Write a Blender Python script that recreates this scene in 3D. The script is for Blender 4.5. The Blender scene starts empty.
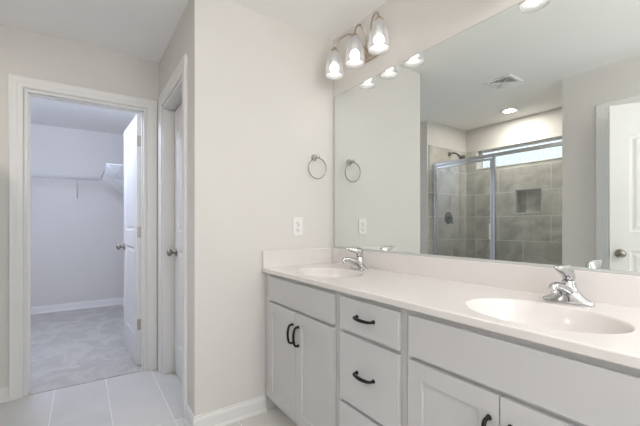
import bpy, bmesh, math, random
from mathutils import Vector, Matrix
random.seed(4)
PI = math.pi
SC = bpy.context.scene
COL = SC.collection

# ------------------------------------------------------------------ camera
cam = bpy.data.cameras.new('camera')
cam.sensor_width = 36.0
cam.lens = 345.0 / 640.0 * 36.0
cam.shift_y = 12.0 / 640.0
cam.clip_start = 0.02
camo = bpy.data.objects.new('camera', cam)
COL.objects.link(camo)
camo.location = (-1.49, -2.0, 1.14)
camo.rotation_euler = (PI / 2, 0, -math.atan2(0.567, 0.8237))
SC.camera = camo

# ------------------------------------------------------------------ world, exposure
w = bpy.data.worlds.new('world')
SC.world = w
w.use_nodes = True
bgn = w.node_tree.nodes['Background']
bgn.inputs[0].default_value = (0.86, 0.93, 1.0, 1)
bgn.inputs[1].default_value = 2.6
SC.view_settings.view_transform = 'Standard'
SC.view_settings.look = 'None'
SC.view_settings.gamma = 1.0
SC.view_settings.use_curve_mapping = False
SC.view_settings.exposure = -0.60
try:
    SC.cycles.use_denoising = True
    SC.cycles.max_bounces = 14
    SC.cycles.diffuse_bounces = 8
    SC.cycles.glossy_bounces = 6
    SC.cycles.transmission_bounces = 8
    SC.cycles.transparent_max_bounces = 12
    SC.cycles.caustics_reflective = True
    SC.cycles.sample_clamp_indirect = 6.0
    SC.cycles.caustics_refractive = False
except Exception:
    pass

POWER = dict(shower=18.0, window=26.0)
GLOBE = dict(rear=74.0, dim=36.0, closet=185.0, bulb=34.0)      # radiance of the globes (rear and dim are added fill) and vanity bulbs


def light(name, kind, loc, power, color=(1, 1, 1), size=0.1, rot=(0, 0, 0), size_y=None, spot=None):
    l = bpy.data.lights.new(name, kind)
    l.energy = power
    l.color = color
    if kind == 'AREA':
        l.size = size
        if size_y:
            l.shape = 'RECTANGLE'
            l.size_y = size_y
        else:
            l.shape = 'DISK'
    else:
        l.shadow_soft_size = size
    if spot:
        l.spot_size, l.spot_blend = spot
    o = bpy.data.objects.new(name, l)
    COL.objects.link(o)
    o.location = loc
    o.rotation_euler = rot
    return o


FZ = -0.035         # floor level
H = 2.47            # ceiling height
# added fill light at the rear window, behind the viewpoint; lamp of the shower
light('rear_window_fill', 'AREA', (-1.2, -3.27, 1.45), POWER['window'], (0.90, 0.95, 1.0), 1.3, (PI / 2, 0, 0), 1.3)
light('shower_lamp', 'AREA', (-2.61, 0.055, H - 0.0045), POWER['shower'], (1.0, 0.95, 0.88), 0.11)


# ------------------------------------------------------------------ materials
def mat(name, color, rough=0.5, metal=0.0, bump=0.0, bscale=60.0, vary=0.0, vscale=4.0, coat=0.0, spec=0.5):
    m = bpy.data.materials.new(name)
    m.use_nodes = True
    nt = m.node_tree
    b = nt.nodes['Principled BSDF']
    b.inputs['Base Color'].default_value = (*color, 1)
    b.inputs['Roughness'].default_value = rough
    b.inputs['Metallic'].default_value = metal
    b.inputs['Coat Weight'].default_value = coat
    b.inputs['Specular IOR Level'].default_value = spec
    tc = nt.nodes.new('ShaderNodeTexCoord')
    if vary:
        n = nt.nodes.new('ShaderNodeTexNoise')
        n.inputs['Scale'].default_value = vscale
        n.inputs['Detail'].default_value = 5
        nt.links.new(tc.outputs['Object'], n.inputs['Vector'])
        r = nt.nodes.new('ShaderNodeValToRGB')
        r.color_ramp.elements[0].position = 0.3
        r.color_ramp.elements[1].position = 0.7
        r.color_ramp.elements[0].color = (*[c * (1 - vary) for c in color], 1)
        r.color_ramp.elements[1].color = (*[min(1, c * (1 + vary)) for c in color], 1)
        nt.links.new(n.outputs['Fac'], r.inputs['Fac'])
        nt.links.new(r.outputs['Color'], b.inputs['Base Color'])
    if bump:
        n = nt.nodes.new('ShaderNodeTexNoise')
        n.inputs['Scale'].default_value = bscale
        n.inputs['Detail'].default_value = 3
        nt.links.new(tc.outputs['Object'], n.inputs['Vector'])
        bp = nt.nodes.new('ShaderNodeBump')
        bp.inputs['Strength'].default_value = bump
        bp.inputs['Distance'].default_value = 0.002
        nt.links.new(n.outputs['Fac'], bp.inputs['Height'])
        nt.links.new(bp.outputs['Normal'], b.inputs['Normal'])
    return m


def tile_mat(name, c1, c2, grout, bw, bh, axes, off, rough=0.35, mortar=0.003, offset=0.5, nscale=2.5, contrast=1.0):
    """brick pattern laid in world metres; axes picks the two object coordinates used"""
    m = bpy.data.materials.new(name)
    m.use_nodes = True
    nt = m.node_tree
    b = nt.nodes['Principled BSDF']
    b.inputs['Roughness'].default_value = rough
    tc = nt.nodes.new('ShaderNodeTexCoord')
    sp = nt.nodes.new('ShaderNodeSeparateXYZ')
    cb = nt.nodes.new('ShaderNodeCombineXYZ')
    nt.links.new(tc.outputs['Object'], sp.inputs[0])
    for i, a in enumerate(axes):
        ad = nt.nodes.new('ShaderNodeMath')
        ad.operation = 'ADD'
        ad.inputs[1].default_value = off[i]
        nt.links.new(sp.outputs[a], ad.inputs[0])
        nt.links.new(ad.outputs[0], cb.inputs[i])
    br = nt.nodes.new('ShaderNodeTexBrick')
    br.inputs['Scale'].default_value = 1.0
    br.inputs['Brick Width'].default_value = bw
    br.inputs['Row Height'].default_value = bh
    br.inputs['Mortar Size'].default_value = mortar
    br.inputs['Mortar Smooth'].default_value = 0.1
    br.offset = offset
    br.inputs['Mortar'].default_value = (*grout, 1)
    nt.links.new(cb.outputs[0], br.inputs['Vector'])
    cols = []
    for k in range(2):
        n = nt.nodes.new('ShaderNodeTexNoise')
        n.inputs['Scale'].default_value = nscale * (1 + 0.3 * k)
        n.inputs['Detail'].default_value = 7
        n.inputs['Roughness'].default_value = 0.6
        n.inputs['Distortion'].default_value = 0.8
        mp = nt.nodes.new('ShaderNodeMapping')
        mp.inputs['Location'].default_value = (3.1 * k, 1.7 * k, 0.4)
        nt.links.new(tc.outputs['Object'], mp.inputs[0])
        nt.links.new(mp.outputs[0], n.inputs['Vector'])
        r = nt.nodes.new('ShaderNodeValToRGB')
        r.color_ramp.elements[0].position = 0.5 - 0.22 / contrast
        r.color_ramp.elements[1].position = 0.5 + 0.22 / contrast
        f = 1 - 0.05 * k
        r.color_ramp.elements[0].color = (*[c * f for c in c1], 1)
        r.color_ramp.elements[1].color = (*[c * f for c in c2], 1)
        nt.links.new(n.outputs['Fac'], r.inputs['Fac'])
        nt.links.new(r.outputs['Color'], br.inputs['Color%d' % (k + 1)])
    nt.links.new(br.outputs['Color'], b.inputs['Base Color'])
    bp = nt.nodes.new('ShaderNodeBump')
    bp.inputs['Strength'].default_value = 0.5
    bp.inputs['Distance'].default_value = 0.0015
    bp.invert = True
    nt.links.new(br.outputs['Fac'], bp.inputs['Height'])
    nt.links.new(bp.outputs['Normal'], b.inputs['Normal'])
    return m


M = {}
M['wall'] = mat('wall_paint', (0.67, 0.645, 0.615), 0.85, bump=0.05, bscale=220, vary=0.012)
M['ceiling'] = mat('ceiling_paint', (0.88, 0.875, 0.86), 0.9, bump=0.06, bscale=200)
M['trim'] = mat('white_trim_paint', (0.76, 0.75, 0.735), 0.38)
M['cabinet'] = mat('cabinet_paint', (0.54, 0.535, 0.535), 0.36)
M['cabinet_in'] = mat('toe_kick_paint', (0.5, 0.49, 0.48), 0.5)
M['marble'] = mat('cultured_marble', (0.72, 0.685, 0.67), 0.2, vary=0.012, vscale=9, coat=0.15)
M['chrome_dark'] = mat('dark_reflection_chrome', (0.25, 0.25, 0.25), 0.16, 1.0)  # chrome with its dark reflections put into the base colour
M['chrome'] = mat('chrome', (0.60, 0.60, 0.61), 0.07, 1.0)
M['alu'] = mat('polished_aluminium', (0.74, 0.76, 0.80), 0.2, 1.0)
M['nickel'] = mat('satin_nickel', (0.34, 0.31, 0.275), 0.28, 1.0, vary=0.05, vscale=40)
M['nickel_b'] = mat('brushed_nickel', (0.50, 0.44, 0.37), 0.28, 1.0, vary=0.05, vscale=30)
M['black'] = mat('oil_rubbed_bronze', (0.018, 0.015, 0.013), 0.35, 0.6)
M['dark'] = mat('dark_gap', (0.02, 0.02, 0.02), 0.8)
M['plastic'] = mat('white_plastic', (0.78, 0.77, 0.755), 0.35)
M['slat'] = mat('vent_plastic', (0.80, 0.80, 0.79), 0.5)
M['wire'] = mat('white_wire_coating', (0.62, 0.62, 0.63), 0.35)
M['acrylic'] = mat('white_acrylic', (0.78, 0.78, 0.77), 0.2)
M['mirror'] = mat('mirror_glass', (0.83, 0.86, 0.845), 0.0, 1.0)
M['mirror_edge'] = mat('mirror_back_edge', (0.35, 0.38, 0.37), 0.3, 0.6)
M['channel'] = mat('clear_plastic_channel', (0.52, 0.53, 0.52), 0.25)
M['rubber'] = mat('grey_seal', (0.45, 0.46, 0.48), 0.5)
M['floor'] = tile_mat('floor_tile', (0.62, 0.60, 0.57), (0.74, 0.725, 0.70), (0.86, 0.85, 0.83),
                      0.915, 0.31, (1, 0), (9.15 - 0.20, 1.343 + 3.10), 0.3, 0.003, 0.0, 1.6)
M['tile_x'] = tile_mat('shower_tile_back', (0.34, 0.32, 0.28), (0.62, 0.60, 0.55), (0.72, 0.71, 0.67),
                       0.61, 0.305, (1, 2), (6.1 - 0.07, 3.05 - 1.25 + 0.305), 0.32, 0.004, 0.5, 3.2, 1.5)
M['tile_y'] = tile_mat('shower_tile_end', (0.34, 0.32, 0.28), (0.62, 0.60, 0.55), (0.72, 0.71, 0.67),
                       0.61, 0.305, (0, 2), (6.1 + 0.2, 3.05 - 1.25 + 0.305), 0.32, 0.004, 0.5, 3.2, 1.5)


def carpet_mat():
    m = bpy.data.materials.new('carpet')
    m.use_nodes = True
    nt = m.node_tree
    b = nt.nodes['Principled BSDF']
    b.inputs['Roughness'].default_value = 0.95
    b.inputs['Sheen Weight'].default_value = 0.3
    tc = nt.nodes.new('ShaderNodeTexCoord')

    def noise(s, d, dist=0.0):
        n = nt.nodes.new('ShaderNodeTexNoise')
        n.inputs['Scale'].default_value = s
        n.inputs['Detail'].default_value = d
        n.inputs['Distortion'].default_value = dist
        nt.links.new(tc.outputs['Object'], n.inputs['Vector'])
        return n
    n1 = noise(4.0, 4, 1.5)
    n2 = noise(110, 3)
    r1 = nt.nodes.new('ShaderNodeValToRGB')
    r1.color_ramp.elements[0].position = 0.42
    r1.color_ramp.elements[1].position = 0.58
    r1.color_ramp.elements[0].color = (0.55, 0.53, 0.50, 1)
    r1.color_ramp.elements[1].color = (0.66, 0.635, 0.60, 1)
    nt.links.new(n1.outputs['Fac'], r1.inputs['Fac'])
    r2 = nt.nodes.new('ShaderNodeValToRGB')
    r2.color_ramp.elements[0].position = 0.35
    r2.color_ramp.elements[1].position = 0.65
    r2.color_ramp.elements[0].color = (0.70, 0.68, 0.66, 1)
    r2.color_ramp.elements[1].color = (1.0, 1.0, 1.0, 1)
    nt.links.new(n2.outputs['Fac'], r2.inputs['Fac'])
    mx = nt.nodes.new('ShaderNodeMixRGB')
    mx.blend_type = 'MULTIPLY'
    mx.inputs[0].default_value = 1
    nt.links.new(r1.outputs[0], mx.inputs[1])
    nt.links.new(r2.outputs[0], mx.inputs[2])
    nt.links.new(mx.outputs[0], b.inputs['Base Color'])
    bp = nt.nodes.new('ShaderNodeBump')
    bp.inputs['Strength'].default_value = 0.8
    bp.inputs['Distance'].default_value = 0.01
    nt.links.new(n2.outputs['Fac'], bp.inputs['Height'])
    nt.links.new(bp.outputs['Normal'], b.inputs['Normal'])
    return m


M['carpet'] = carpet_mat()


def glass_mat(name, tint, rough=0.0, gloss=1.0):
    """thin architectural glass: fresnel mix of transparent and glossy"""
    m = bpy.data.materials.new(name)
    m.use_nodes = True
    nt = m.node_tree
    nt.nodes.remove(nt.nodes['Principled BSDF'])
    out = nt.nodes['Material Output']
    t = nt.nodes.new('ShaderNodeBsdfTransparent')
    t.inputs[0].default_value = (*tint, 1)
    g = nt.nodes.new('ShaderNodeBsdfGlossy')
    g.inputs['Roughness'].default_value = rough
    g.inputs['Color'].default_value = (gloss, gloss, gloss, 1)
    f = nt.nodes.new('ShaderNodeFresnel')
    f.inputs[0].default_value = 1.5
    mx = nt.nodes.new('ShaderNodeMixShader')
    nt.links.new(f.outputs[0], mx.inputs[0])
    nt.links.new(t.outputs[0], mx.inputs[1])
    nt.links.new(g.outputs[0], mx.inputs[2])
    nt.links.new(mx.outputs[0], out.inputs[0])
    return m


M['glass'] = glass_mat('clear_glass', (0.965, 0.975, 0.97), 0.0)


def frosted_mat():
    m = bpy.data.materials.new('rain_textured_glass')
    m.use_nodes = True
    nt = m.node_tree
    b = nt.nodes['Principled BSDF']
    b.inputs['Base Color'].default_value = (0.93, 0.97, 1.0, 1)
    b.inputs['Transmission Weight'].default_value = 1.0
    b.inputs['Roughness'].default_value = 0.25
    b.inputs['IOR'].default_value = 1.25
    tc = nt.nodes.new('ShaderNodeTexCoord')
    v = nt.nodes.new('ShaderNodeTexVoronoi')
    v.inputs['Scale'].default_value = 70
    nt.links.new(tc.outputs['Object'], v.inputs['Vector'])
    r = nt.nodes.new('ShaderNodeValToRGB')
    r.color_ramp.elements[0].color = (0.35, 0.42, 0.48, 1)
    r.color_ramp.elements[1].color = (1, 1, 1, 1)
    r.color_ramp.elements[0].position = 0.1
    r.color_ramp.elements[1].position = 0.6
    nt.links.new(v.outputs['Distance'], r.inputs['Fac'])
    nt.links.new(r.outputs[0], b.inputs['Base Color'])
    bp = nt.nodes.new('ShaderNodeBump')
    bp.inputs['Distance'].default_value = 0.004
    nt.links.new(v.outputs['Distance'], bp.inputs['Height'])
    nt.links.new(bp.outputs['Normal'], b.inputs['Normal'])
    return m


M['frosted'] = frosted_mat()


def emit_mat(name, color, strength):
    m = bpy.data.materials.new(name)
    m.use_nodes = True
    nt = m.node_tree
    b = nt.nodes['Principled BSDF']
    b.inputs['Base Color'].default_value = (*color, 1)
    b.inputs['Emission Color'].default_value = (*color, 1)
    b.inputs['Emission Strength'].default_value = strength
    return m


M['bulb'] = emit_mat('lit_bulb', (1.0, 0.95, 0.89), GLOBE['bulb'])
M['lens'] = emit_mat('lit_lens', (1.0, 0.90, 0.78), 6.0)
M['globe_fill'] = emit_mat('fill_globe_neutral', (1.0, 0.975, 0.94), GLOBE['rear'])  # added fill globe behind the viewpoint
M['globe_fill_dim'] = emit_mat('fill_globe_dim', (1.0, 0.975, 0.94), GLOBE['dim'])  # second, weaker fill globe, also added
M['globe_closet'] = emit_mat('lit_globe_cool', (0.64, 0.74, 1.0), GLOBE['closet'])


def shade_mat():
    m = bpy.data.materials.new('seeded_glass_shade')
    m.use_nodes = True
    nt = m.node_tree
    b = nt.nodes['Principled BSDF']
    b.inputs['Base Color'].default_value = (0.25, 0.25, 0.25, 1)
    b.inputs['Roughness'].default_value = 0.15
    b.inputs['Emission Color'].default_value = (1.0, 0.97, 0.94, 1)
    b.inputs['Emission Strength'].default_value = 0.40
    out = nt.nodes['Material Output']
    t = nt.nodes.new('ShaderNodeBsdfTransparent')
    t.inputs[0].default_value = (0.88, 0.87, 0.86, 1)
    mx = nt.nodes.new('ShaderNodeMixShader')
    mx.inputs[0].default_value = 0.55
    nt.links.new(t.outputs[0], mx.inputs[1])
    nt.links.new(b.outputs[0], mx.inputs[2])
    nt.links.new(mx.outputs[0], out.inputs[0])
    return m


M['shade'] = shade_mat()


# ------------------------------------------------------------------ mesh helpers
def new():
    return bmesh.new()


def box(bm, lo, hi, bev=0.0, seg=2):
    lo, hi = Vector(lo), Vector(hi)
    c = (lo + hi) / 2
    s = hi - lo
    r = bmesh.ops.create_cube(bm, size=1.0, matrix=Matrix.Translation(c) @ Matrix.Diagonal((abs(s.x), abs(s.y), abs(s.z), 1)))
    if bev:
        ed = set()
        for v in r['verts']:
            ed.update(v.link_edges)
        bmesh.ops.bevel(bm, geom=list(ed), offset=bev, segments=seg, affect='EDGES', profile=0.6)
    return bm


def mbox(lo, hi, bev=0.0, seg=2):
    return box(new(), lo, hi, bev, seg)


def frame_at(t, up=Vector((0, 0, 1))):
    t = t.normalized()
    if abs(t.dot(up)) > 0.98:
        up = Vector((0, 1, 0))
    s = t.cross(up).normalized()
    u = s.cross(t).normalized()
    return s, u


def smooth_path(pts, n=6):
    P = [Vector(p) for p in pts]
    if len(P) < 3:
        return P
    out = []
    for i in range(len(P) - 1):
        p0 = P[max(i - 1, 0)]
        p1, p2 = P[i], P[i + 1]
        p3 = P[min(i + 2, len(P) - 1)]
        for k in range(n):
            t = k / n
            out.append(0.5 * ((2 * p1) + (-p0 + p2) * t + (2 * p0 - 5 * p1 + 4 * p2 - p3) * t * t + (-p0 + 3 * p1 - 3 * p2 + p3) * t ** 3))
    out.append(P[-1])
    return out


def tube(bm, pts, rad, seg=12, closed=False, flat=1.0, up=Vector((0, 0, 1))):
    """swept tube; rad a number or list; flat squashes it along its 'up' direction"""
    P = [Vector(p) for p in pts]
    n = len(P)
    R = rad if isinstance(rad, (list, tuple)) else [rad] * n
    rings = []
    for i, p in enumerate(P):
        if closed:
            t = P[(i + 1) % n] - P[i - 1]
        else:
            t = P[min(i + 1, n - 1)] - P[max(i - 1, 0)]
        s, u = frame_at(t, up)
        ring = []
        for k in range(seg):
            a = 2 * PI * k / seg
            ring.append(bm.verts.new(p + s * (math.cos(a) * R[i]) + u * (math.sin(a) * R[i] * flat)))
        rings.append(ring)
    m = n if closed else n - 1
    for i in range(m):
        a, b = rings[i], rings[(i + 1) % n]
        for k in range(seg):
            f = bm.faces.new((a[k], a[(k + 1) % seg], b[(k + 1) % seg], b[k]))
            f.smooth = True
    if not closed:
        bm.faces.new(rings[0][::-1])
        bm.faces.new(rings[-1])
    return bm


def lerp_list(vals, n):
    out = []
    m = len(vals) - 1
    for i in range(n):
        t = i / (n - 1) * m
        k = min(int(t), m - 1)
        out.append(vals[k] + (vals[k + 1] - vals[k]) * (t - k))
    return out


def lathe(bm, prof, c=(0, 0, 0), axis='z', seg=32, sx=1.0, sy=1.0, cap=True):
    """prof: list of (radius, height) along the axis"""
    c = Vector(c)
    rings = []
    for r, h in prof:
        ring = []
        for k in range(seg):
            a = 2 * PI * k / seg
            x, y = math.cos(a) * r * sx, math.sin(a) * r * sy
            if axis == 'z':
                p = Vector((x, y, h))
            elif axis == 'y':
                p = Vector((y, h, x))
            else:
                p = Vector((h, x, y))
            ring.append(bm.verts.new(c + p))
        rings.append(ring)
    for a, b in zip(rings, rings[1:]):
        for k in range(seg):
            f = bm.faces.new((a[k], a[(k + 1) % seg], b[(k + 1) % seg], b[k]))
            f.smooth = True
    if cap:
        bm.faces.new(rings[0][::-1])
        bm.faces.new(rings[-1])
    return bm


def profile_run(bm, rings):
    """join equally long rings of points into a closed solid"""
    R = [[bm.verts.new(p) for p in r] for r in rings]
    n = len(R[0])
    for a, b in zip(R, R[1:]):
        for k in range(n):
            bm.faces.new((a[k], a[(k + 1) % n], b[(k + 1) % n], b[k]))
    bm.faces.new(R[0][::-1])
    bm.faces.new(R[-1])
    return bm


def loop_edges(bm, pts):
    vs = [bm.verts.new(p) for p in pts]
    es = [bm.edges.new((vs[i], vs[(i + 1) % len(vs)])) for i in range(len(vs))]
    return vs, es


def finish(bm):
    bmesh.ops.remove_doubles(bm, verts=bm.verts, dist=1e-5)
    bmesh.ops.recalc_face_normals(bm, faces=bm.faces)


def obj(name, bm, material, parent=None, world=True, fin=True):
    if fin:
        finish(bm)
    me = bpy.data.meshes.new(name)
    if parent is not None and world:
        bmesh.ops.transform(bm, matrix=WM[parent.name].inverted(), verts=bm.verts)
    bm.to_mesh(me)
    bm.free()
    me.materials.append(material)
    o = bpy.data.objects.new(name, me)
    COL.objects.link(o)
    if parent is not None:
        o.parent = parent
    WM[o.name] = WM[parent.name].copy() if parent is not None else Matrix.Identity(4)
    return o


WM = {}


def thing(name, label, cat, loc=(0, 0, 0), rotz=0.0, group=None):
    o = bpy.data.objects.new(name, None)
    o.empty_display_size = 0.05
    COL.objects.link(o)
    o.location = loc
    o.rotation_euler = (0, 0, rotz)
    WM[o.name] = Matrix.Translation(loc) @ Matrix.Rotation(rotz, 4, 'Z')
    return tag(o, label, cat, group)


def tag(o, label, cat, group=None):
    o['label'] = label
    o['category'] = cat
    if group:
        o['group'] = group
    return o


def struct(name, bm, m, parent=None, label=None, world=True):
    o = obj(name, bm, m, parent, world)
    if parent is None:
        o['kind'] = 'structure'
    if label:
        o['label'] = label
    return o


def struct_root(name, label, loc, rotz=0.0):
    o = bpy.data.objects.new(name, None)
    o.empty_display_size = 0.05
    COL.objects.link(o)
    o.location = loc
    o.rotation_euler = (0, 0, rotz)
    WM[o.name] = Matrix.Translation(loc) @ Matrix.Rotation(rotz, 4, 'Z')
    o['kind'] = 'structure'
    o['label'] = label
    return o


def slab(axis, lo, hi, holes):
    """wall box with rectangular holes. axis: index of thin axis; lo/hi corners;
    holes: (a0,a1,z0,z1[,depth]) in the running axis and z; depth leaves a niche (from the hi/lo face given by sign)"""
    bm = new()
    run = 1 - axis
    A = sorted({lo[run], hi[run], *[h[0] for h in holes], *[h[1] for h in holes]})
    Z = sorted({lo[2], hi[2], *[h[2] for h in holes], *[h[3] for h in holes]})
    A = [a for a in A if lo[run] <= a <= hi[run]]
    Z = [z for z in Z if lo[2] <= z <= hi[2]]
    nA, nZ = len(A) - 1, len(Z) - 1

    def hole(i, j):
        if i < 0 or j < 0 or i >= nA or j >= nZ:
            return True
        a, z = (A[i] + A[i + 1]) / 2, (Z[j] + Z[j + 1]) / 2
        return any(h[0] < a < h[1] and h[2] < z < h[3] for h in holes)

    def P(a, z, d):
        p = [0, 0, z]
        p[run] = a
        p[axis] = d
        return bm.verts.new(p)
    t0, t1 = lo[axis], hi[axis]
    for i in range(nA):
        for j in range(nZ):
            if hole(i, j):
                continue
            a0, a1, z0, z1 = A[i], A[i + 1], Z[j], Z[j + 1]
            for t in (t0, t1):
                bm.faces.new((P(a0, z0, t), P(a1, z0, t), P(a1, z1, t), P(a0, z1, t)))
            if hole(i - 1, j):
                bm.faces.new((P(a0, z0, t0), P(a0, z1, t0), P(a0, z1, t1), P(a0, z0, t1)))
            if hole(i + 1, j):
                bm.faces.new((P(a1, z0, t0), P(a1, z1, t0), P(a1, z1, t1), P(a1, z0, t1)))
            if hole(i, j - 1):
                bm.faces.new((P(a0, z0, t0), P(a1, z0, t0), P(a1, z0, t1), P(a0, z0, t1)))
            if hole(i, j + 1):
                bm.faces.new((P(a0, z1, t0), P(a1, z1, t0), P(a1, z1, t1), P(a0, z1, t1)))
    return bm


# ------------------------------------------------------------------ room shell
XL = -2.13          # wall opposite the mirror
YF = 1.085          # wall with the closet doorway
YR = -3.30          # rear wall
YB = 3.86           # back wall of the closet
DT = 2.074          # door opening height

struct('floor', mbox((-3.1, YR - 0.1, FZ - 0.06), (0.1, YF + 0.012, FZ)), M['floor'], label='light tile floor of the bathroom with pale grout lines')
struct('floor_closet', mbox((-3.1, YF + 0.012, FZ - 0.06), (-0.86, YB + 0.1, FZ + 0.007)), M['carpet'], label='grey cut pile carpet of the walk-in closet')
struct('ceiling', mbox((-3.2, YR - 0.1, H), (0.12, 4.0, H + 0.08)), M['ceiling'])
struct('wall_right', mbox((0, YR, FZ), (0.1, YF + 0.115, H)), M['wall'], label='long greige wall behind the mirror')
struct('wall_back', mbox((-0.97, 0, FZ), (0, 0.1, H)), M['wall'], label='short greige wall at the vanity end with the towel ring')
struct('wall_side', slab(0, (-0.97, 0.1, FZ), (-0.87, YF, H), [(0.256, 0.945, -1, DT)]), M['wall'])
struct('wall_far', slab(1, (-2.13, YF, FZ), (0.0, YF + 0.115, H), [(-1.819, -1.065, -1, DT)]), M['wall'])
struct('wall_shower_wing', mbox((-3.09, 0.84, FZ), (XL, YF + 0.115, H)), M['wall'])
struct('wall_left', slab(0, (XL - 0.115, YR, FZ), (XL, -0.66, H), [(-1.735, -1.0, -1, DT)]), M['wall'])
struct('wall_shower_near', mbox((-3.09, -0.78, FZ), (XL - 0.115, -0.67, H)), M['wall'])
WX0, WX1, WY0, WY1, WZ0, WZ1 = -3.09, -2.98, -0.60, 0.68, 1.895, 2.155
struct('wall_shower_back', slab(0, (WX0, -0.78, FZ), (WX1, 0.84, H), [(WY0, WY1, WZ0, WZ1), (-0.134, 0.156, 1.28, 1.57)]), M['wall'])
struct('wall_closet_back', mbox((-3.1, YB, FZ), (-0.86, YB + 0.12, H)), M['wall'])
struct('wall_closet_right', mbox((-0.98, YF + 0.115, FZ), (-0.87, YB, H)), M['wall'])
struct('wall_closet_left', mbox((-3.1, YF + 0.115, FZ), (-2.95, YB, H)), M['wall'])
struct('wall_rear', slab(1, (-2.25, YR - 0.1, FZ), (0.1, YR, H), [(-1.85, -0.55, 0.8, 2.1)]), M['wall'])

# shower tiling
TT = 2.165
struct('wall_shower_tile_back', slab(0, (-2.98, -0.66, 0.10), (-2.97, 0.83, TT), [(WY0, WY1, WZ0, WZ1), (-0.134, 0.156, 1.28, 1.57)]), M['tile_x'],
       label='greige stone look tile on the long shower wall')
bm = new()
box(bm, (-2.97, 0.83, 0.10), (XL - 0.03, 0.84, TT))
struct('wall_shower_tile_end', bm, M['tile_y'], label='greige stone look tile behind the shower head')
struct('wall_shower_tile_near', mbox((-2.97, -0.67, 0.10), (XL - 0.03, -0.66, TT)), M['tile_y'])
# tiled niche box and its metal trim edge
n0, n1, nz0, nz1 = -0.134, 0.156, 1.28, 1.57
bm = new()
box(bm, (-3.085, n0, nz0), (-3.07, n1, nz1))
box(bm, (-3.07, n0, nz0), (-2.972, n0 + 0.006, nz1))
box(bm, (-3.07, n1 - 0.006, nz0), (-2.972, n1, nz1))
box(bm, (-3.07, n0, nz0), (-2.972, n1, nz0 + 0.006))
box(bm, (-3.07, n0, nz1 - 0.006), (-2.972, n1, nz1))
nic = struct('wall_shower_niche', bm, M['tile_x'], label='square recessed tiled niche in the shower wall')
bm = new()
e = 0.007
box(bm, (-2.973, n0 - e, nz0 - e), (-2.966, n1 + e, nz0))
box(bm, (-2.973, n0 - e, nz1), (-2.966, n1 + e, nz1 + e))
box(bm, (-2.973, n0 - e, nz0), (-2.966, n0, nz1))
box(bm, (-2.973, n1, nz0), (-2.966, n1 + e, nz1))
struct('niche_edge_trim', bm, M['alu'], nic)

# transom window high in the shower wall
wr = struct_root('window_1', 'narrow horizontal transom window with obscured glass above the shower', (-3.04, (WY0 + WY1) / 2, WZ0))
bm = new()
fx0, fx1 = -3.085, -3.035
for (a, b, c, d) in ((WY0, WY1, WZ0, WZ0 + 0.025), (WY0, WY1, WZ1 - 0.03, WZ1), (WY0, WY0 + 0.03, WZ0, WZ1), (WY1 - 0.03, WY1, WZ0, WZ1)):
    box(bm, (fx0, a, c), (fx1, b, d), 0.003)
struct('window_frame', bm, M['plastic'], wr)
struct('window_pane', mbox((-3.064, WY0 + 0.028, WZ0 + 0.023), (-3.056, WY1 - 0.028, WZ1 - 0.028)), M['frosted'], wr)
bm = new()
box(bm, (-3.034, WY0, WZ0 - 0.001), (-2.963, WY1, WZ0 + 0.010))
struct('window_sill', bm, M['acrylic'], wr)
bm = new()
box(bm, (-3.034, WY0, WZ1 - 0.008), (-2.965, WY1, WZ1))
box(bm, (-3.034, WY0, WZ0), (-2.965, WY0 + 0.008, WZ1))
box(bm, (-3.034, WY1 - 0.008, WZ0), (-2.965, WY1, WZ1))
struct('window_reveal', bm, M['acrylic'], wr)

# unseen rear window behind the viewpoint, added to carry fill light
wr = struct_root('fill_window', 'added white framed window in the rear wall for fill light, out of view', (-1.2, YR - 0.05, 0.8))
bm = new()
for (a, b, c, d) in ((-1.85, -0.55, 0.8, 0.84), (-1.85, -0.55, 2.06, 2.1), (-1.85, -1.81, 0.8, 2.1), (-0.59, -0.55, 0.8, 2.1), (-1.85, -0.55, 1.435, 1.465)):
    box(bm, (a, YR - 0.08, c), (b, YR - 0.03, d), 0.003)
struct('window_frame', bm, M['trim'], wr)
struct('window_pane', mbox((-1.82, YR - 0.06, 0.83), (-0.58, YR - 0.055, 2.07)), M['glass'], wr)

# ------------------------------------------------------------------ trims
CAS = [(0.004, 0.0), (0.004, 0.010), (0.010, 0.0125), (0.040, 0.0135), (0.046, 0.0155), (0.078, 0.017), (0.088, 0.019), (0.095, 0.018), (0.100, 0.013), (0.100, 0.0)]


def casing(bm, a0, a1, ztop, P, wid=1.0):
    rings = []
    for k in range(4):
        r = []
        for o, h in CAS:
            o *= wid
            a = a0 - o if k < 2 else a1 + o
            z = FZ + 0.001 if k in (0, 3) else ztop + o
            r.append(P(a, h, z))
        rings.append(r)
    profile_run(bm, rings)


def jamb(bm, a0, a1, ztop, d0, d1, P, stop=None):
    t = 0.018
    def bx(p, q):
        A, B = P(*p), P(*q)
        box(bm, [min(A[i], B[i]) for i in range(3)], [max(A[i], B[i]) for i in range(3)])
    bx((a0 - 0.001, d0, FZ + 0.001), (a0 + t, d1, ztop))
    bx((a1 - t, d0, FZ + 0.001), (a1 + 0.001, d1, ztop))
    bx((a0 + t, d0, ztop - t), (a1 - t, d1, ztop + 0.001))
    if stop:
        s0, s1 = stop
        q = 0.011
        bx((a0 + t, s0, FZ + 0.001), (a0 + t + q, s1, ztop - t))
        bx((a1 - t - q, s0, FZ + 0.001), (a1 - t, s1, ztop - t))
        bx((a0 + t + q, s0, ztop - t - q), (a1 - t - q, s1, ztop - t))


# closet doorway (plane y = YF, faces -y)
def P1(a, h, z): return (a, YF - h, z)
bm = new(); casing(bm, -1.819, -1.065, DT, P1, 0.78)
jamb(bm, -1.819, -1.065, DT, 0.0, -0.115, P1, (-0.045, -0.078))
struct('trim_1', bm, M['trim'], label='wide white casing and jamb around the closet doorway')
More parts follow.
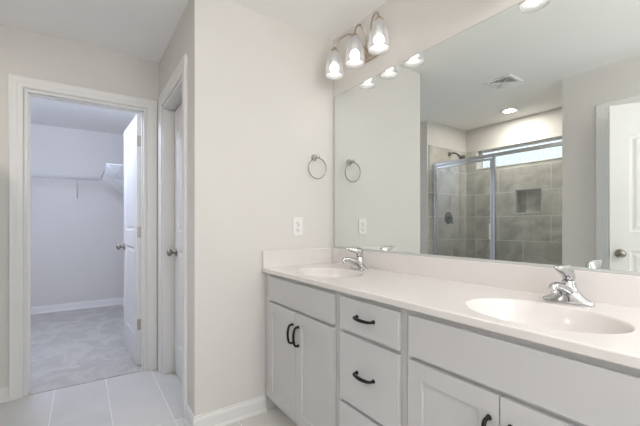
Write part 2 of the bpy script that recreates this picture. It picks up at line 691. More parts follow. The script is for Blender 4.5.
# door beside the towel wall (plane x = -0.97, faces -x)
def P2(a, h, z): return (-0.97 - h, a, z)
bm = new(); casing(bm, 0.256, 0.945, DT, P2, 0.92)
jamb(bm, 0.256, 0.945, DT, 0.0, -0.122, P2)
struct('trim_2', bm, M['trim'], label='white casing and jamb of the side door next to the closet doorway')
# door in the wall opposite the mirror (plane x = XL, faces +x)
def P3(a, h, z): return (XL + h, a, z)
bm = new(); casing(bm, -1.735, -1.0, DT, P3, 0.86)
jamb(bm, -1.735, -1.0, DT, 0.0, -0.115, P3, (-0.045, -0.06))
struct('trim_3', bm, M['trim'], label='white casing of the ajar door opposite the mirror')

BB = [(0, 0.0), (0.026, 0.0), (0.026, 0.007), (0.021, 0.015), (0.015, 0.019), (0.014, 0.070), (0.012, 0.079), (0.007, 0.086), (0.006, 0.096), (0.0, 0.098)]


def baseboard(name, p0, p1, n, z0=FZ + 0.001, label=None, e0=0.0, e1=0.0):
    """e0/e1: outward mitre factor at the ends (+1 outside corner, -1 inside corner)"""
    p0, p1, n = Vector((*p0, 0)), Vector((*p1, 0)), Vector((*n, 0))
    d = (p1 - p0).normalized()
    bm = new()
    profile_run(bm, [[p0 + n * o - d * (o * e0) + Vector((0, 0, z + z0)) for o, z in BB],
                     [p1 + n * o + d * (o * e1) + Vector((0, 0, z + z0)) for o, z in BB]])
    return struct(name, bm, M['trim'], label=label)


baseboard('baseboard_back', (-0.97, 0), (-0.535, 0), (0, -1), e0=1)
baseboard('baseboard_side', (-0.97, 0), (-0.97, 0.155), (-1, 0), e0=1)
baseboard('baseboard_far', (-2.13, YF), (-1.892, YF), (0, -1))
baseboard('baseboard_wing', (XL, 0.84), (XL, YF), (1, 0), e1=-1)
baseboard('baseboard_left', (XL, -2.0), (XL, YR), (1, 0), e1=-1)
baseboard('baseboard_left_front', (XL, -0.66), (XL, -0.912), (1, 0))
baseboard('baseboard_rear', (XL, YR), (0, YR), (0, 1), e0=-1)
baseboard('baseboard_closet_back', (-2.95, YB), (-0.98, YB), (0, -1), FZ + 0.006, e0=-1, e1=-1)
baseboard('baseboard_closet_right', (-0.98, YB), (-0.98, 1.21), (-1, 0), FZ + 0.006, e0=-1)


# ------------------------------------------------------------------ moulded doors
def outline(x0, x1, z0, z1, rise, d, y):
    """closed outline of a panel, inset by d, with a raised segmental top"""
    n = 14
    xa, xb, za, zb = x0 + d, x1 - d, z0 + d, z1 - d
    pts = [(xa, y, za), (xb, y, za)]
    for k in range(n + 1):
        s = k / n
        pts.append((xb + (xa - xb) * s, y, zb + rise * math.sin(PI * s) ** 1.3))
    return pts


def panel_leaf(W, Hh, T, panels, z0=0.0, rings=((0.0, 0.0), (0.012, 0.008), (0.024, 0.008), (0.040, 0.002)), back=True, y0=0.0):
    """slab 0..W x y0..y0+T x z0..z0+Hh with moulded panels on both faces. y = y0 face is the front"""
    bm = new()
    for side in ((0, 1) if back else (0,)):
        ys = y0 if side == 0 else y0 + T
        sg = 1 if side == 0 else -1
        edges = []
        _, e = loop_edges(bm, [(0, ys, z0), (W, ys, z0), (W, ys, z0 + Hh), (0, ys, z0 + Hh)])
        edges += e
        for (a, b, c, d, rise) in panels:
            loops = []
            for i, (ins, dep) in enumerate(rings):
                vs, e = loop_edges(bm, outline(a, b, c, d, rise, ins, ys + sg * dep))
                if i == 0:
                    edges += e
                loops.append(vs)
            for p, q in zip(loops, loops[1:]):
                for k in range(len(p)):
                    bm.faces.new((p[k], p[(k + 1) % len(p)], q[(k + 1) % len(p)], q[k]))
            bm.faces.new(loops[-1])
        bmesh.ops.triangle_fill(bm, edges=edges, use_beauty=True, normal=(0, 1, 0))
    ya, yb = y0, y0 + T
    c = [(0, z0), (W, z0), (W, z0 + Hh), (0, z0 + Hh)]
    for i in range(4):
        (a, b), (d, e) = c[i], c[(i + 1) % 4]
        bm.faces.new([bm.verts.new(p) for p in ((a, ya, b), (d, ya, e), (d, yb, e), (a, yb, b))])
    if not back:
        bm.faces.new([bm.verts.new((x, yb, z)) for x, z in c])
    return bm


def door_panels(W):
    s = 0.115
    return [(s, W - s, 0.23, 0.97, 0.0), (s, W - s, 1.11, 1.83, 0.075)]


def knob(parent, x, z, yface, sg):
    """round door knob standing off a leaf face; sg = direction of the face normal in local y"""
    bm = new()
    prof = [(0.0, 0.0), (0.032, 0.0), (0.032, 0.004), (0.026, 0.010), (0.012, 0.013), (0.011, 0.030),
            (0.018, 0.036), (0.026, 0.044), (0.0285, 0.053), (0.026, 0.062), (0.017, 0.069), (0.0, 0.071)]
    lathe(bm, [(max(r, 0.0005), h * sg) for r, h in prof], (x, yface, z), 'y', 28)
    return obj('door_knob', bm, M['nickel'], parent, world=False)


def hinge(parent, z, x=0.0, y=0.0, sg=1):
    bm = new()
    box(bm, (x - 0.0035, y + 0.001 * sg, z - 0.045), (x - 0.0005, y + 0.033 * sg, z + 0.045))
    for k in range(5):
        lathe(bm, [(0.0005, 0), (0.0065, 0), (0.0065, 0.0172), (0.0005, 0.0172)], (x - 0.004, y - 0.005 * sg, z - 0.045 + k * 0.018), seg=12)
    for dz in (-0.03, 0, 0.03):
        lathe(bm, [(0.0005, 0), (0.0035, 0), (0.003, -0.001), (0.0005, -0.001)], (x - 0.0035, y + (0.016 + (0.006 if dz else -0.006)) * sg, z + dz), 'x', 10)
    return obj('hinge', bm, M['nickel_b'], parent, world=False)


def strike(parent, x, z, y0, y1):
    return obj('latch_plate', mbox((x - 0.001, y0, z - 0.028), (x + 0.0015, y1, z + 0.028), 0.0004), M['nickel'], parent, world=False)


LH = 2.068
# door_1: leaf of the closet, standing open into the closet
d1 = struct_root('door_1', 'white two panel door standing open inside the closet', (-1.0845, 1.206, FZ + 0.016), math.radians(93.2))
W1 = 0.675
struct('leaf', panel_leaf(W1, LH, 0.035, door_panels(W1)), M['trim'], d1, world=False)
for z in (0.335, 1.10, 1.855):
    hinge(d1, z)
knob(d1, W1 - 0.06, 0.95, 0.035, 1)
knob(d1, W1 - 0.06, 0.95, 0.0, -1)
strike(d1, W1, 0.95, 0.006, 0.029)

# door_2: closed leaf in the side wall
d2 = struct_root('door_2', 'closed white two panel door beside the towel ring wall', (-0.851, 0.280, FZ + 0.012), PI / 2)
W2 = 0.632
struct('leaf', panel_leaf(W2, LH - 0.004, 0.034, door_panels(W2)), M['trim'], d2, world=False)
knob(d2, W2 - 0.06, 0.95, 0.034, 1)

# door_3: leaf opposite the mirror, a little ajar into the room
d3 = struct_root('door_3', 'white two panel door ajar opposite the mirror', (XL + 0.004, -1.716, FZ + 0.012), PI / 2 - math.radians(25))
W3 = 0.695
struct('leaf', panel_leaf(W3, LH, 0.035, door_panels(W3)), M['trim'], d3, world=False)
knob(d3, W3 - 0.06, 0.95, 0.0, -1)
knob(d3, W3 - 0.06, 0.95, 0.035, 1)
strike(d3, W3, 0.95, 0.006, 0.029)
for z in (0.335, 1.10, 1.855):
    hinge(d3, z, sg=1)

# ------------------------------------------------------------------ vanity cabinets
CZ = 0.845        # top of the cabinets
TK = 0.068        # toe kick height
XF = -0.535       # face frame plane
DFX = -0.5535     # face of doors and drawer fronts


def cabinet_body(y0, y1):
    """y0 > y1; open-front carcass with face frame and toe kick"""
    bm = new()
    t = 0.018
    box(bm, (XF + 0.02, y1, TK), (-0.004, y1 + t, CZ))
    box(bm, (XF + 0.02, y0 - t, TK), (-0.004, y0, CZ))
    box(bm, (XF + 0.02, y1 + t, TK), (-0.004, y0 - t, TK + t))
    box(bm, (-0.012, y1 + t, TK + t), (-0.004, y0 - t, CZ))
    box(bm, (XF + 0.08, y1, FZ + 0.001), (XF + 0.095, y0, TK))
    # face frame: two stiles, top and bottom rails
    s = 0.032
    box(bm, (XF, y1, TK), (XF + 0.02, y1 + s, CZ), 0.0008, 1)
    box(bm, (XF, y0 - s, TK), (XF + 0.02, y0, CZ), 0.0008, 1)
    box(bm, (XF, y1 + s, CZ - 0.035), (XF + 0.02, y0 - s, CZ))
    box(bm, (XF, y1 + s, TK), (XF + 0.02, y0 - s, TK + 0.035))
    return bm


def face_rail(bm, y0, y1, z):
    box(bm, (XF, y1 + 0.032, z - 0.018), (XF + 0.02, y0 - 0.032, z + 0.018))
    return bm


def front_slab(y0, y1, z0, z1):
    return mbox((DFX, y1, z0), (XF - 0.0005, y0, z1), 0.0025, 2)


def shaker(y0, y1, z0, z1):
    """frame-and-panel cabinet door whose face looks to -x"""
    Wd, Hd = y0 - y1, z1 - z0
    f = 0.058
    bm = panel_leaf(Wd, Hd, 0.0178, [(f, Wd - f, f, Hd - f, 0.0)], rings=((0.0, 0.0), (0.0015, 0.008), (0.006, 0.0085)), back=False)
    # local x -> world -y, local y -> world +x
    mtx = Matrix(((0, 1, 0, DFX), (-1, 0, 0, y0), (0, 0, 1, z0), (0, 0, 0, 1)))
    bmesh.ops.transform(bm, matrix=mtx, verts=bm.verts)
    return bm


def pull(parent, y, z, vertical):
    """arched bar pull on two feet"""
    L = 0.049
    def P(s, d):
        return (DFX - d, y, z + s) if vertical else (DFX - d, y + s, z)
    pts = smooth_path([P(-L, 0.0), P(-L, 0.014), P(-L * 0.86, 0.024), P(-L * 0.4, 0.030), P(0, 0.0315), P(L * 0.4, 0.030), P(L * 0.86, 0.024), P(L, 0.014), P(L, 0.0)], 4)
    n = len(pts)
    rad = lerp_list([0.007, 0.0055, 0.006, 0.0068, 0.0072, 0.0068, 0.006, 0.0055, 0.007], n)
    bm = new()
    tube(bm, pts, rad, 12, flat=1.0, up=Vector((0, 1, 0)) if vertical else Vector((0, 0, 1)))
    for s in (-L, L):
        A = P(s, 0.0)
        lathe(bm, [(0.0005, 0.001), (0.0085, 0.001), (0.008, -0.003), (0.0055, -0.006), (0.0005, -0.006)], A, 'x', 16)
    return bm


ZT0, ZT1 = 0.687, 0.826      # top fronts
ZD1 = 0.672                   # door top


def sink_cabinet(y0, y1, f0, f1, label, hand=0.030):
    yc = (f0 + f1) / 2
    t = thing('sink_cabinet', label, 'cabinet', (XF + 0.26, (y0 + y1) / 2, 0))
    bm = cabinet_body(y0, y1)
    face_rail(bm, y0, y1, 0.679)
    obj('carcass', bm, M['cabinet'], t)
    obj('false_front', front_slab(f0, f1, ZT0, ZT1), M['cabinet'], t)
    g = 0.0018
    for a, b, hy in ((f0, yc + g, yc + hand), (yc - g, f1, yc - hand)):
        d = obj('cabinet_door', shaker(a, b, 0.084, ZD1), M['cabinet'], t)
        obj('door_pull', pull(d, hy, 0.553, True), M['black'], d)
    return t


sink_cabinet(-0.002, -0.766, -0.076, -0.743, 'grey sink cabinet at the towel ring wall under the far faucet')
sink_cabinet(-1.162, -1.90, -1.183, -1.823, 'grey sink cabinet under the near faucet, right of the drawers')
t = thing('drawer_cabinet', 'grey narrow cabinet of three drawers between the two sink cabinets', 'cabinet', (XF + 0.26, -0.967, 0))
bm = cabinet_body(-0.767, -1.161)
for z in (0.679, 0.372):
    face_rail(bm, -0.767, -1.161, z)
obj('carcass', bm, M['cabinet'], t)
for z0, z1 in ((ZT0, ZT1), (0.380, 0.670), (0.084, 0.364)):
    d = obj('drawer', front_slab(-0.792, -1.138, z0, z1), M['cabinet'], t)
    obj('drawer_pull', pull(d, -0.960, (z0 + z1) / 2 + 0.004, False), M['black'], d)

# ------------------------------------------------------------------ countertop with two moulded bowls
ZC = 0.873
YE = -1.93
XC = -0.562
SINKS = ((-0.345, -0.422), (-0.346, -1.512))
SAX, SAY = 0.168, 0.222
bm = new()
edges = []
r = 0.004
_, e = loop_edges(bm, [(XC + r, -0.001, ZC), (-0.001, -0.001, ZC), (-0.001, YE, ZC), (XC + r, YE, ZC)])
edges += e
prof = [(1.0, 0), (0.985, -0.0012), (0.972, -0.0045), (0.955, -0.012), (0.925, -0.028), (0.88, -0.048), (0.81, -0.070), (0.71, -0.090), (0.58, -0.106), (0.42, -0.117), (0.24, -0.123), (0.11, -0.125)]
N = 96
for (sx, sy) in SINKS:
    loops = []
    for i, (s, dz) in enumerate(prof):
        pts = [(sx + SAX * s * math.cos(2 * PI * k / N), sy + SAY * s * math.sin(2 * PI * k / N), ZC + dz) for k in range(N)]
        vs, e = loop_edges(bm, pts)
        if i == 0:
            edges += e
        loops.append(vs)
    for p, q in zip(loops, loops[1:]):
        for k in range(N):
            f = bm.faces.new((p[k], p[(k + 1) % N], q[(k + 1) % N], q[k]))
            f.smooth = True
    bm.faces.new(loops[-1])
bmesh.ops.triangle_fill(bm, edges=edges, use_beauty=True, normal=(0, 0, 1))
# rounded front edge, underside lip and ends
fp = [(XC + r, ZC), (XC + r * 0.3, ZC - r * 0.3), (XC, ZC - r), (XC, CZ + 0.004), (XC + 0.003, CZ + 0.001), (XC + 0.04, CZ + 0.001)]
for (x0, z0), (x1, z1) in zip(fp, fp[1:]):
    bm.faces.new([bm.verts.new(p) for p in ((x0, -0.001, z0), (x0, YE, z0), (x1, YE, z1), (x1, -0.001, z1))])
for y in (-0.001, YE):
    bm.faces.new([bm.verts.new((x, y, z)) for x, z in fp + [(-0.001, CZ + 0.001), (-0.001, ZC)]])
ct = thing('vanity_countertop', 'long glossy off white countertop with two moulded oval sink bowls', 'countertop', (-0.28, -0.96, CZ))
obj('counter_slab', bm, M['marble'], ct)
bm = mbox((-0.024, YE, ZC - 0.004), (-0.0015, -0.0015, ZC + 0.104), 0.003, 2)
obj('backsplash', bm, M['marble'], ct)
bm = mbox((XC + 0.004, -0.023, ZC - 0.004), (-0.024, -0.0015, ZC + 0.104), 0.003, 2)
obj('side_splash', bm, M['marble'], ct)
for (sx, sy) in SINKS:
    bm = new()
    lathe(bm, [(0.0005, 0), (0.031, 0), (0.031, 0.002), (0.026, 0.004), (0.018, 0.0035), (0.016, 0.007), (0.0005, 0.009)], (sx, sy, ZC - 0.1255), seg=32)
    obj('drain_stopper', bm, M['chrome'], ct)


# ------------------------------------------------------------------ faucets
def loft(bm, sec, S=40):
    """stack of ellipses (centre x, half length x, half width y, height)"""
    rings = []
    for cx, ax, ay, z in sec:
        rings.append([bm.verts.new((cx + ax * math.cos(2 * PI * k / S), ay * math.sin(2 * PI * k / S), z)) for k in range(S)])
    for a, b in zip(rings, rings[1:]):
        for k in range(S):
            f = bm.faces.new((a[k], a[(k + 1) % S], b[(k + 1) % S], b[k]))
            f.smooth = True
    bm.faces.new(rings[0][::-1])
    bm.faces.new(rings[-1])


def faucet(y, label):
    x = -0.115
    t = thing('faucet', label, 'faucet', (x, y, ZC + 0.0005), 0.0, 'chrome single lever faucets on the countertop')
    # body: oval base with two wings sweeping up into the centre column
    bm = new()
    sec = [(0.0, 0.027, 0.077, 0.0), (0.0, 0.029, 0.079, 0.003), (0.0, 0.0285, 0.078, 0.008), (0.001, 0.027, 0.071, 0.013), (0.002, 0.0262, 0.058, 0.019), (0.004, 0.0258, 0.045, 0.027),
           (0.006, 0.0255, 0.034, 0.037), (0.007, 0.025, 0.0265, 0.048), (0.008, 0.0245, 0.0225, 0.058), (0.009, 0.0235, 0.0205, 0.068), (0.009, 0.0215, 0.019, 0.075), (0.009, 0.014, 0.013, 0.079)]
    loft(bm, sec)
    obj('faucet_body', bm, M['chrome'], t, world=False)
    bm = new()
    pts = smooth_path([(-0.002, 0, 0.036), (-0.030, 0, 0.050), (-0.065, 0, 0.061), (-0.092, 0, 0.067), (-0.112, 0, 0.064), (-0.123, 0, 0.056)], 5)
    tube(bm, pts, lerp_list([0.023, 0.0205, 0.0165, 0.0145, 0.0135, 0.010], len(pts)), 20, flat=0.85, up=Vector((0, 0, 1)))
    sp = obj('spout', bm, M['chrome'], t, world=False)
    bm = new()
    lathe(bm, [(0.0005, 0), (0.0095, 0), (0.0105, 0.003), (0.0105, 0.014), (0.0005, 0.014)], (-0.110, 0, 0.043), seg=20)
    obj('aerator', bm, M['chrome'], sp, world=False)
    # lever: dome cap with a paddle rising towards the front
    bm = new()
    loft(bm, [(0.009, 0.020, 0.018, 0.0795), (0.009, 0.0225, 0.0195, 0.084), (0.006, 0.0250, 0.0190, 0.092), (-0.004, 0.0370, 0.0200, 0.100), (-0.015, 0.0480, 0.0190, 0.108),
              (-0.024, 0.0540, 0.0175, 0.115), (-0.033, 0.0600, 0.0160, 0.121), (-0.040, 0.0600, 0.0140, 0.127), (-0.042, 0.0530, 0.0115, 0.1305), (-0.042, 0.036, 0.006, 0.132)])
    obj('lever_handle', bm, M['chrome'], t, world=False)
    bm = new()
    tube(bm, [(0.034, 0, 0.008), (0.034, 0, 0.062)], 0.0022, 10)
    lathe(bm, [(0.0005, 0), (0.004, 0.001), (0.0055, 0.005), (0.004, 0.009), (0.0005, 0.010)], (0.034, 0, 0.062), seg=14)
    tube(bm, [(0.026, 0, 0.008), (0.034, 0, 0.008)], 0.004, 10)
    obj('drain_lift_rod', bm, M['chrome'], t, world=False)
    return t


faucet(-0.412, 'chrome single lever faucet at the far sink, nearest the towel ring wall')
faucet(-1.505, 'chrome single lever faucet at the near sink, in the right foreground')

# ------------------------------------------------------------------ mirror
MY0, MY1, MZ0, MZ1 = -0.030, -1.86, 0.988, 2.055
t = thing('vanity_mirror', 'large frameless wall mirror above the countertop backsplash', 'mirror', (-0.004, (MY0 + MY1) / 2, MZ0))
obj('mirror_glass', mbox((-0.0075, MY1, MZ0), (-0.002, MY0, MZ1)), M['mirror'], t)
bm = new()
box(bm, (-0.0072, MY0 - 0.0002, MZ0), (-0.0025, MY0 + 0.003, MZ1))
box(bm, (-0.0072, MY1, MZ1 - 0.0002), (-0.0025, MY0, MZ1 + 0.0022))
obj('polished_edge', bm, M['mirror_edge'], t)
bm = new()
box(bm, (-0.0115, MY1, ZC + 0.1045), (-0.001, MY0, MZ0 - 0.0002))
obj('bottom_channel', bm, M['channel'], t)


# ------------------------------------------------------------------ vanity lights
def vanity_light(yc, label):
    zb = 2.225
    t = thing('vanity_light', label, 'light fixture', (0, yc, zb), 0.0, 'three shade vanity lights on the mirror wall')
    bm = mbox((-0.022, -0.115, -0.052), (-0.001, 0.115, 0.052), 0.010, 3)
    obj('backplate', bm, M['nickel_b'], t, world=False)
    for k in (-1, 0, 1):
        y = 0.203 * k
        zt = 0.040            # top of the shade relative to zb
        xs = -0.150
        bm = new()
        if k == 0:
            pts = [(-0.02, 0, 0.0), (-0.045, 0, 0.012), (-0.060, 0, 0.055), (-0.075, 0, 0.098), (-0.108, 0, 0.124), (-0.140, 0, 0.100), (xs, 0, zt + 0.015)]
        else:
            pts = [(-0.02, 0.045 * k, 0.0), (-0.045, 0.047 * k, 0.03), (-0.075, 0.060 * k, 0.085), (-0.105, 0.105 * k, 0.116), (-0.132, 0.160 * k, 0.108), (-0.147, 0.193 * k, 0.080), (xs, y, zt + 0.015)]
        tube(bm, smooth_path(pts, 6), 0.0062, 12)
        lathe(bm, [(0.0005, 0), (0.012, 0), (0.012, -0.006), (0.0005, -0.006)], (-0.021, 0.045 * k, 0.0), 'x', 16)
        obj('arm', bm, M['nickel_b'], t, world=False)
        bm = new()
        lathe(bm, [(0.0005, 0.030), (0.007, 0.030), (0.011, 0.022), (0.018, 0.012), (0.027, 0.002), (0.030, -0.006), (0.0275, -0.008), (0.0005, -0.006)], (xs, y, zt - 0.004), seg=28)
        obj('shade_holder', bm, M['nickel_b'], t, world=False)
        bm = new()
        pr = [(0.026, 0.060), (0.032, 0.050), (0.041, 0.025), (0.049, -0.005), (0.055, -0.035), (0.0585, -0.065), (0.060, -0.095),
              (0.0575, -0.095), (0.056, -0.065), (0.0525, -0.035), (0.0465, -0.005), (0.0385, 0.025), (0.0295, 0.050), (0.0235, 0.060)]
        lathe(bm, pr, (xs, y, -0.028), seg=36, cap=False)
        obj('glass_shade', bm, M['shade'], t, world=False)
        bm = new()
        lathe(bm, [(0.0005, -0.070), (0.012, -0.068), (0.023, -0.060), (0.029, -0.046), (0.029, -0.034), (0.024, -0.022), (0.0145, -0.012), (0.0005, -0.010)], (xs, y, -0.030), seg=24)
        obj('bulb', bm, M['bulb'], t, world=False)
        bm = new()
        lathe(bm, [(0.0005, -0.012), (0.0165, -0.012), (0.0175, 0.030), (0.019, 0.055), (0.0005, 0.058)], (xs, y, -0.030), seg=20)
        obj('socket', bm, M['plastic'], t, world=False)
    return t


vanity_light(-0.420, 'brushed nickel three shade vanity light at the far end of the mirror')
vanity_light(-1.490, 'brushed nickel three shade vanity light above the near sink')

# ------------------------------------------------------------------ towel ring and outlet on the short wall
t = thing('towel_ring', 'chrome towel ring on the short wall above the outlet', 'towel ring', (-0.165, 0, 1.608))
bm = new()
lathe(bm, [(0.0005, -0.001), (0.024, -0.001), (0.024, -0.005), (0.019, -0.011), (0.011, -0.016), (0.0095, -0.040), (0.012, -0.047), (0.012, -0.056), (0.0005, -0.060)], (0, 0, 0), 'y', 28)
obj('wall_post', bm, M['chrome'], t, world=False)
bm = new()
c = Vector((0, -0.052, -0.080))
tube(bm, [c + Vector((0.072 * math.sin(2 * PI * k / 56), 0.014 * (math.cos(2 * PI * k / 56) - 1) * -0.5, 0.070 * math.cos(2 * PI * k / 56))) for k in range(56)], 0.0033, 10, closed=True, up=Vector((0, 1, 0)))
obj('ring', bm, M['chrome_dark'], t, world=False)

t = thing('wall_outlet', 'white duplex outlet plate on the short wall over the side splash', 'outlet', (-0.296, 0, 1.13))
obj('cover_plate', mbox((-0.038, -0.0065, -0.061), (0.038, -0.0008, 0.061), 0.003, 3), M['plastic'], t, world=False)
for dz in (-0.022, 0.022):
    bm = new()
    lathe(bm, [(0.0005, -0.0005), (0.0165, -0.0005), (0.0165, -0.0015), (0.0005, -0.0015)], (0, -0.0065, dz), 'y', 24, sy=1.0, sx=0.88)
    rc = obj('receptacle', bm, M['plastic'], t, world=False)
    bm = new()
    for s in (-0.0065, 0.0065):
        box(bm, (s - 0.0011, -0.0085, dz - 0.001), (s + 0.0011, -0.0078, dz + 0.008))
    lathe(bm, [(0.0005, -0.0002), (0.0024, -0.0002), (0.0024, -0.0006), (0.0005, -0.0006)], (0, -0.0079, dz - 0.007), 'y', 12)
    obj('slots', bm, M['rubber'], rc, world=False)
bm = new()
lathe(bm, [(0.0005, -0.0001), (0.003, -0.0001), (0.0025, -0.0012), (0.0005, -0.0014)], (0, -0.0065, 0), 'y', 12)
obj('screw', bm, M['nickel'], t, world=False)

# ------------------------------------------------------------------ ceiling fittings
t = thing('exhaust_vent', 'square white exhaust fan grille on the ceiling seen in the mirror', 'ceiling vent', (-1.735, -0.33, H - 0.002))
A = 0.119
bm = new()
def sq_ring(bm, a0, z0, a1, z1, th=0.0025):
    """four-sided sloping louvre between half-widths a0 (height z0) and a1 (height z1)"""
    cs = [(-1, -1), (1, -1), (1, 1), (-1, 1)]
    top = [[bm.verts.new((a * x, a * y, z)) for x, y in cs] for a, z in ((a0, z0), (a1, z1), (a1, z1 + th), (a0, z0 + th))]
    for i in range(4):
        p, q = top[i], top[(i + 1) % 4]
        for k in range(4):
            bm.faces.new((p[k], p[(k + 1) % 4], q[(k + 1) % 4], q[k]))
for s in (-1, 1):
    box(bm, (-A, min(s * A, s * (A - 0.022)), -0.012), (A, max(s * A, s * (A - 0.022)), 0.001), 0.002)
    box(bm, (min(s * A, s * (A - 0.022)), -A + 0.022, -0.012), (max(s * A, s * (A - 0.022)), A - 0.022, 0.001), 0.002)
obj('grille_frame', bm, M['plastic'], t, world=False)
bm = new()
for k in range(6):
    a = A - 0.024 - k * 0.015
    sq_ring(bm, a, -0.010, a - 0.010, -0.003, 0.0012)
obj('louvres', bm, M['slat'], t, world=False)
bm = new()
for s in (1, -1):
    tube(bm, [(-A + 0.02, s * (-A + 0.02), -0.0115), (A - 0.02, s * (A - 0.02), -0.0115)], 0.004, 8)
obj('cross_bars', bm, M['plastic'], t, world=False)
obj('duct_backing', mbox((-A + 0.022, -A + 0.022, -0.0015), (A - 0.022, A - 0.022, -0.0005)), M['channel'], t, world=False)

t = thing('recessed_light', 'small round lit recessed light in the ceiling over the shower', 'ceiling light', (-2.61, 0.055, H))
bm = new()
lathe(bm, [(0.098, -0.001), (0.098, -0.004), (0.090, -0.008), (0.074, -0.008), (0.062, -0.001)], seg=40, cap=False)
obj('trim_ring', bm, M['plastic'], t, world=False)
bm = new()
lathe(bm, [(0.0005, -0.0015), (0.062, -0.0015), (0.061, -0.003), (0.0005, -0.0032)], seg=36)
obj('lens', bm, M['lens'], t, world=False)

for (x, y, lab, drop, mk) in ((-1.85, 1.62, 'white globe lamp on the closet ceiling', 0.14, 'globe_closet'),
                              (-0.50, -2.40, 'added globe fill light on a short stem behind the viewpoint, on the vanity side', 0.34, 'globe_fill'),
                              (-1.60, -2.75, 'added globe fill light on a short stem behind the viewpoint, on the door side', 0.34, 'globe_fill_dim')):  # both rear globes are added fill, out of view
    t = thing('globe_light', lab, 'ceiling light', (x, y, H))
    bm = new()
    lathe(bm, [(0.0005, -0.0005), (0.07, -0.0005), (0.068, -0.014), (0.03, -0.024), (0.0005, -0.024)], seg=36)
    obj('canopy', bm, M['nickel_b'], t, world=False)
    bm = new()
    tube(bm, [(0, 0, -0.02), (0, 0, -drop + 0.09)], 0.008, 12)
    obj('stem', bm, M['nickel_b'], t, world=False)
    bm = new()
    R = 0.11
    lathe(bm, [(max(0.0005, R * math.sin(PI * k / 20)), -drop + R * math.cos(PI * k / 20)) for k in range(21)], seg=32)
    obj('globe', bm, M[mk], t, world=False)

# ------------------------------------------------------------------ shower
GX = -2.24
bm = new()
box(bm, (-2.975, -0.66, FZ + 0.001), (GX - 0.06, 0.83, 0.04), 0.004)
box(bm, (GX - 0.06, -0.66, FZ + 0.001), (GX + 0.06, 0.83, 0.10), 0.012, 3)
box(bm, (-2.975, -0.66, 0.03), (-2.945, 0.83, 0.10), 0.006)
box(bm, (-2.945, 0.80, 0.03), (GX - 0.05, 0.83, 0.10), 0.006)
box(bm, (-2.945, -0.66, 0.03), (GX - 0.05, -0.63, 0.10), 0.006)
tag(obj('shower_pan', bm, M['acrylic']), 'white shower base with a raised curb under the glass enclosure', 'shower base')

RZ = 1.925
t = thing('shower_enclosure', 'framed clear glass shower enclosure reflected in the mirror', 'shower enclosure', (GX, 0.085, 0.10))
YP = 0.05
yA, yB = -0.658, 0.828
bm = new()
box(bm, (GX - 0.018, yA, RZ - 0.036), (GX + 0.018, yB, RZ), 0.003)
obj('header_rail', bm, M['alu'], t)
obj('bottom_track', mbox((GX - 0.018, yA, 0.1005), (GX + 0.018, yB, 0.125), 0.003), M['alu'], t)
for y0, y1 in ((yB - 0.026, yB), (yA, yA + 0.026)):
    obj('wall_channel', mbox((GX - 0.014, y0, 0.125), (GX + 0.014, y1, RZ - 0.036), 0.003), M['alu'], t)
obj('centre_post', mbox((GX - 0.016, YP - 0.034, 0.125), (GX + 0.016, YP - 0.006, RZ - 0.036), 0.003), M['alu'], t)
obj('fixed_panel', mbox((GX - 0.003, yA + 0.02, 0.122), (GX + 0.003, YP - 0.03, RZ - 0.03)), M['glass'], t)
dy0, dy1, dz0, dz1 = YP, yB - 0.030, 0.135, RZ - 0.045
bm = new()
q = 0.024
box(bm, (GX - 0.010, dy0, dz0), (GX + 0.010, dy0 + q, dz1), 0.003)
box(bm, (GX - 0.010, dy1 - q, dz0), (GX + 0.010, dy1, dz1), 0.003)
box(bm, (GX - 0.010, dy0 + q, dz1 - q), (GX + 0.010, dy1 - q, dz1), 0.003)
box(bm, (GX - 0.010, dy0 + q, dz0), (GX + 0.010, dy1 - q, dz0 + q), 0.003)
dr = obj('glass_door', bm, M['alu'], t)
obj('door_pane', mbox((GX - 0.003, dy0 + q - 0.004, dz0 + q - 0.004), (GX + 0.003, dy1 - q + 0.004, dz1 - q + 0.004)), M['glass'], dr)
bm = new()
for s in (1, -1):
    hx = GX + s * 0.036
    tube(bm, smooth_path([(GX + s * 0.010, dy0 + 0.012, 0.99), (hx - s * 0.006, dy0 + 0.012, 0.992), (hx, dy0 + 0.012, 1.004), (hx, dy0 + 0.012, 1.07), (hx, dy0 + 0.012, 1.136),
                          (hx - s * 0.006, dy0 + 0.012, 1.148), (GX + s * 0.010, dy0 + 0.012, 1.15)], 4), 0.008, 12, up=Vector((0, 1, 0)))
obj('pull_handle', bm, M['plastic'], dr)

t = thing('shower_fitting', 'chrome shower head on a bent arm at the tiled end wall', 'shower head', (-2.58, 0.83, 2.09))
bm = new()
lathe(bm, [(0.0005, 0), (0.030, 0), (0.028, -0.006), (0.012, -0.012), (0.0005, -0.012)], (-2.58, 0.83, 2.09), 'y', 28)
arm = smooth_path([(-2.58, 0.828, 2.09), (-2.58, 0.785, 2.095), (-2.58, 0.735, 2.085), (-2.58, 0.695, 2.055)], 6)
tube(bm, arm, 0.011, 14)
obj('shower_arm', bm, M['chrome_dark'], t)
bm = new()
d = Vector((0, -0.72, -0.69)).normalized()
hp = Vector((-2.58, 0.693, 2.053))
pr = [(0.0005, 0), (0.014, 0.0), (0.017, 0.012), (0.014, 0.024), (0.020, 0.034), (0.040, 0.058), (0.050, 0.070), (0.050, 0.080), (0.044, 0.084), (0.0005, 0.084)]
tmp = new()
lathe(tmp, pr, seg=32)
rotm = d.to_track_quat('Z', 'Y').to_matrix().to_4x4()
bmesh.ops.transform(tmp, matrix=Matrix.Translation(hp) @ rotm, verts=tmp.verts)
obj('spray_head', tmp, M['chrome_dark'], t)

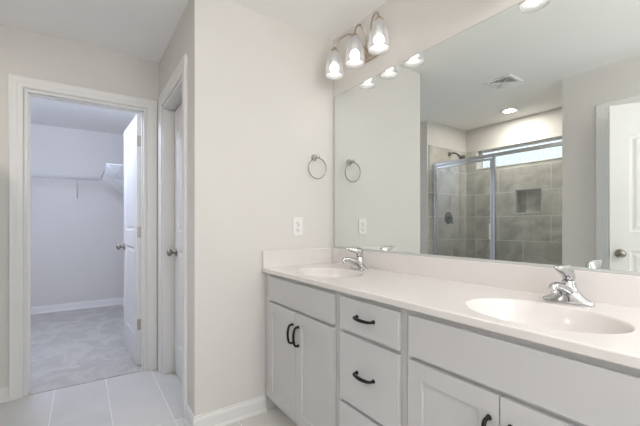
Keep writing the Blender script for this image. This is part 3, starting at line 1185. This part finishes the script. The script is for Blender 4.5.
t = thing('shower_valve', 'round chrome shower valve with a lever under the shower head', 'shower valve', (-2.56, 0.83, 1.235))
bm = new()
lathe(bm, [(0.0005, 0), (0.082, 0), (0.082, -0.004), (0.070, -0.012), (0.030, -0.018), (0.0005, -0.018)], (-2.56, 0.83, 1.235), 'y', 40)
obj('round_plate', bm, M['chrome_dark'], t)
bm = new()
lathe(bm, [(0.0005, -0.016), (0.026, -0.016), (0.024, -0.045), (0.018, -0.055), (0.0005, -0.057)], (-2.56, 0.83, 1.235), 'y', 28)
tube(bm, smooth_path([(-2.56, 0.785, 1.235), (-2.56, 0.775, 1.20), (-2.56, 0.768, 1.155)], 5), lerp_list([0.012, 0.009, 0.0075], 11), 12, up=Vector((0, 1, 0)))
obj('valve_lever', bm, M['chrome_dark'], t)


# ------------------------------------------------------------------ closet wire shelves
def wire_shelf(label, origin, L, rotz, braces, depth=0.30):
    """local x runs along the wall, local -y points into the room; origin on the wall line at shelf height"""
    t = thing('wire_shelf', label, 'wire shelf', origin, rotz)
    bm = new()
    n = int(L / 0.0254)
    for k in range(n + 1):
        x = L * k / n
        tube(bm, [(x, -0.006, 0), (x, -depth + 0.004, 0), (x, -depth, -0.006), (x, -depth, -0.030)], 0.0011, 5, up=Vector((1, 0, 0)))
    obj('cross_wires', bm, M['wire'], t, world=False)
    bm = new()
    for y, z, r in ((-0.010, -0.003, 0.0032), (-depth * 0.5, -0.003, 0.003), (-depth - 0.002, 0.0, 0.0036), (-depth - 0.002, -0.031, 0.0036)):
        tube(bm, [(0, y, z), (L, y, z)], r, 8)
    obj('long_rods', bm, M['wire'], t, world=False)
    for x, mount in braces:
        bm = new()
        tube(bm, [(x, -depth + 0.002, -0.012), (x, -depth + 0.02, -0.032), (x, -0.008, -0.262)], 0.0062, 8, up=Vector((1, 0, 0)), flat=0.7)
        box(bm, (x - 0.009, -0.008, -0.292), (x + 0.009, -0.001, -0.245), 0.001)
        obj('brace', bm, M['wire'], t, world=False)
    k = 0.12
    while k < L:
        obj('wall_clip', mbox((k - 0.010, -0.016, -0.012), (k + 0.010, -0.001, 0.012), 0.002), M['plastic'], t, world=False)
        k += 0.33
    if braces[0][1]:
        for x in (0.0, L):
            obj('end_cap', tube(new(), [(x, -0.006, -0.003), (x, -depth - 0.002, -0.003)], 0.0035, 8), M['plastic'], t, world=False)
    return t


ZS = 1.78
wire_shelf('long white wire shelf along the closet back wall', (-2.94, YB - 0.001, ZS), 1.64, 0.0, [(0.50, False), (1.39, False)])
wire_shelf('short white wire shelf seen end on, on the right closet wall', (-0.981, 3.53, ZS), 1.32, -PI / 2, [(0.04, True), (0.66, True), (1.29, True)])
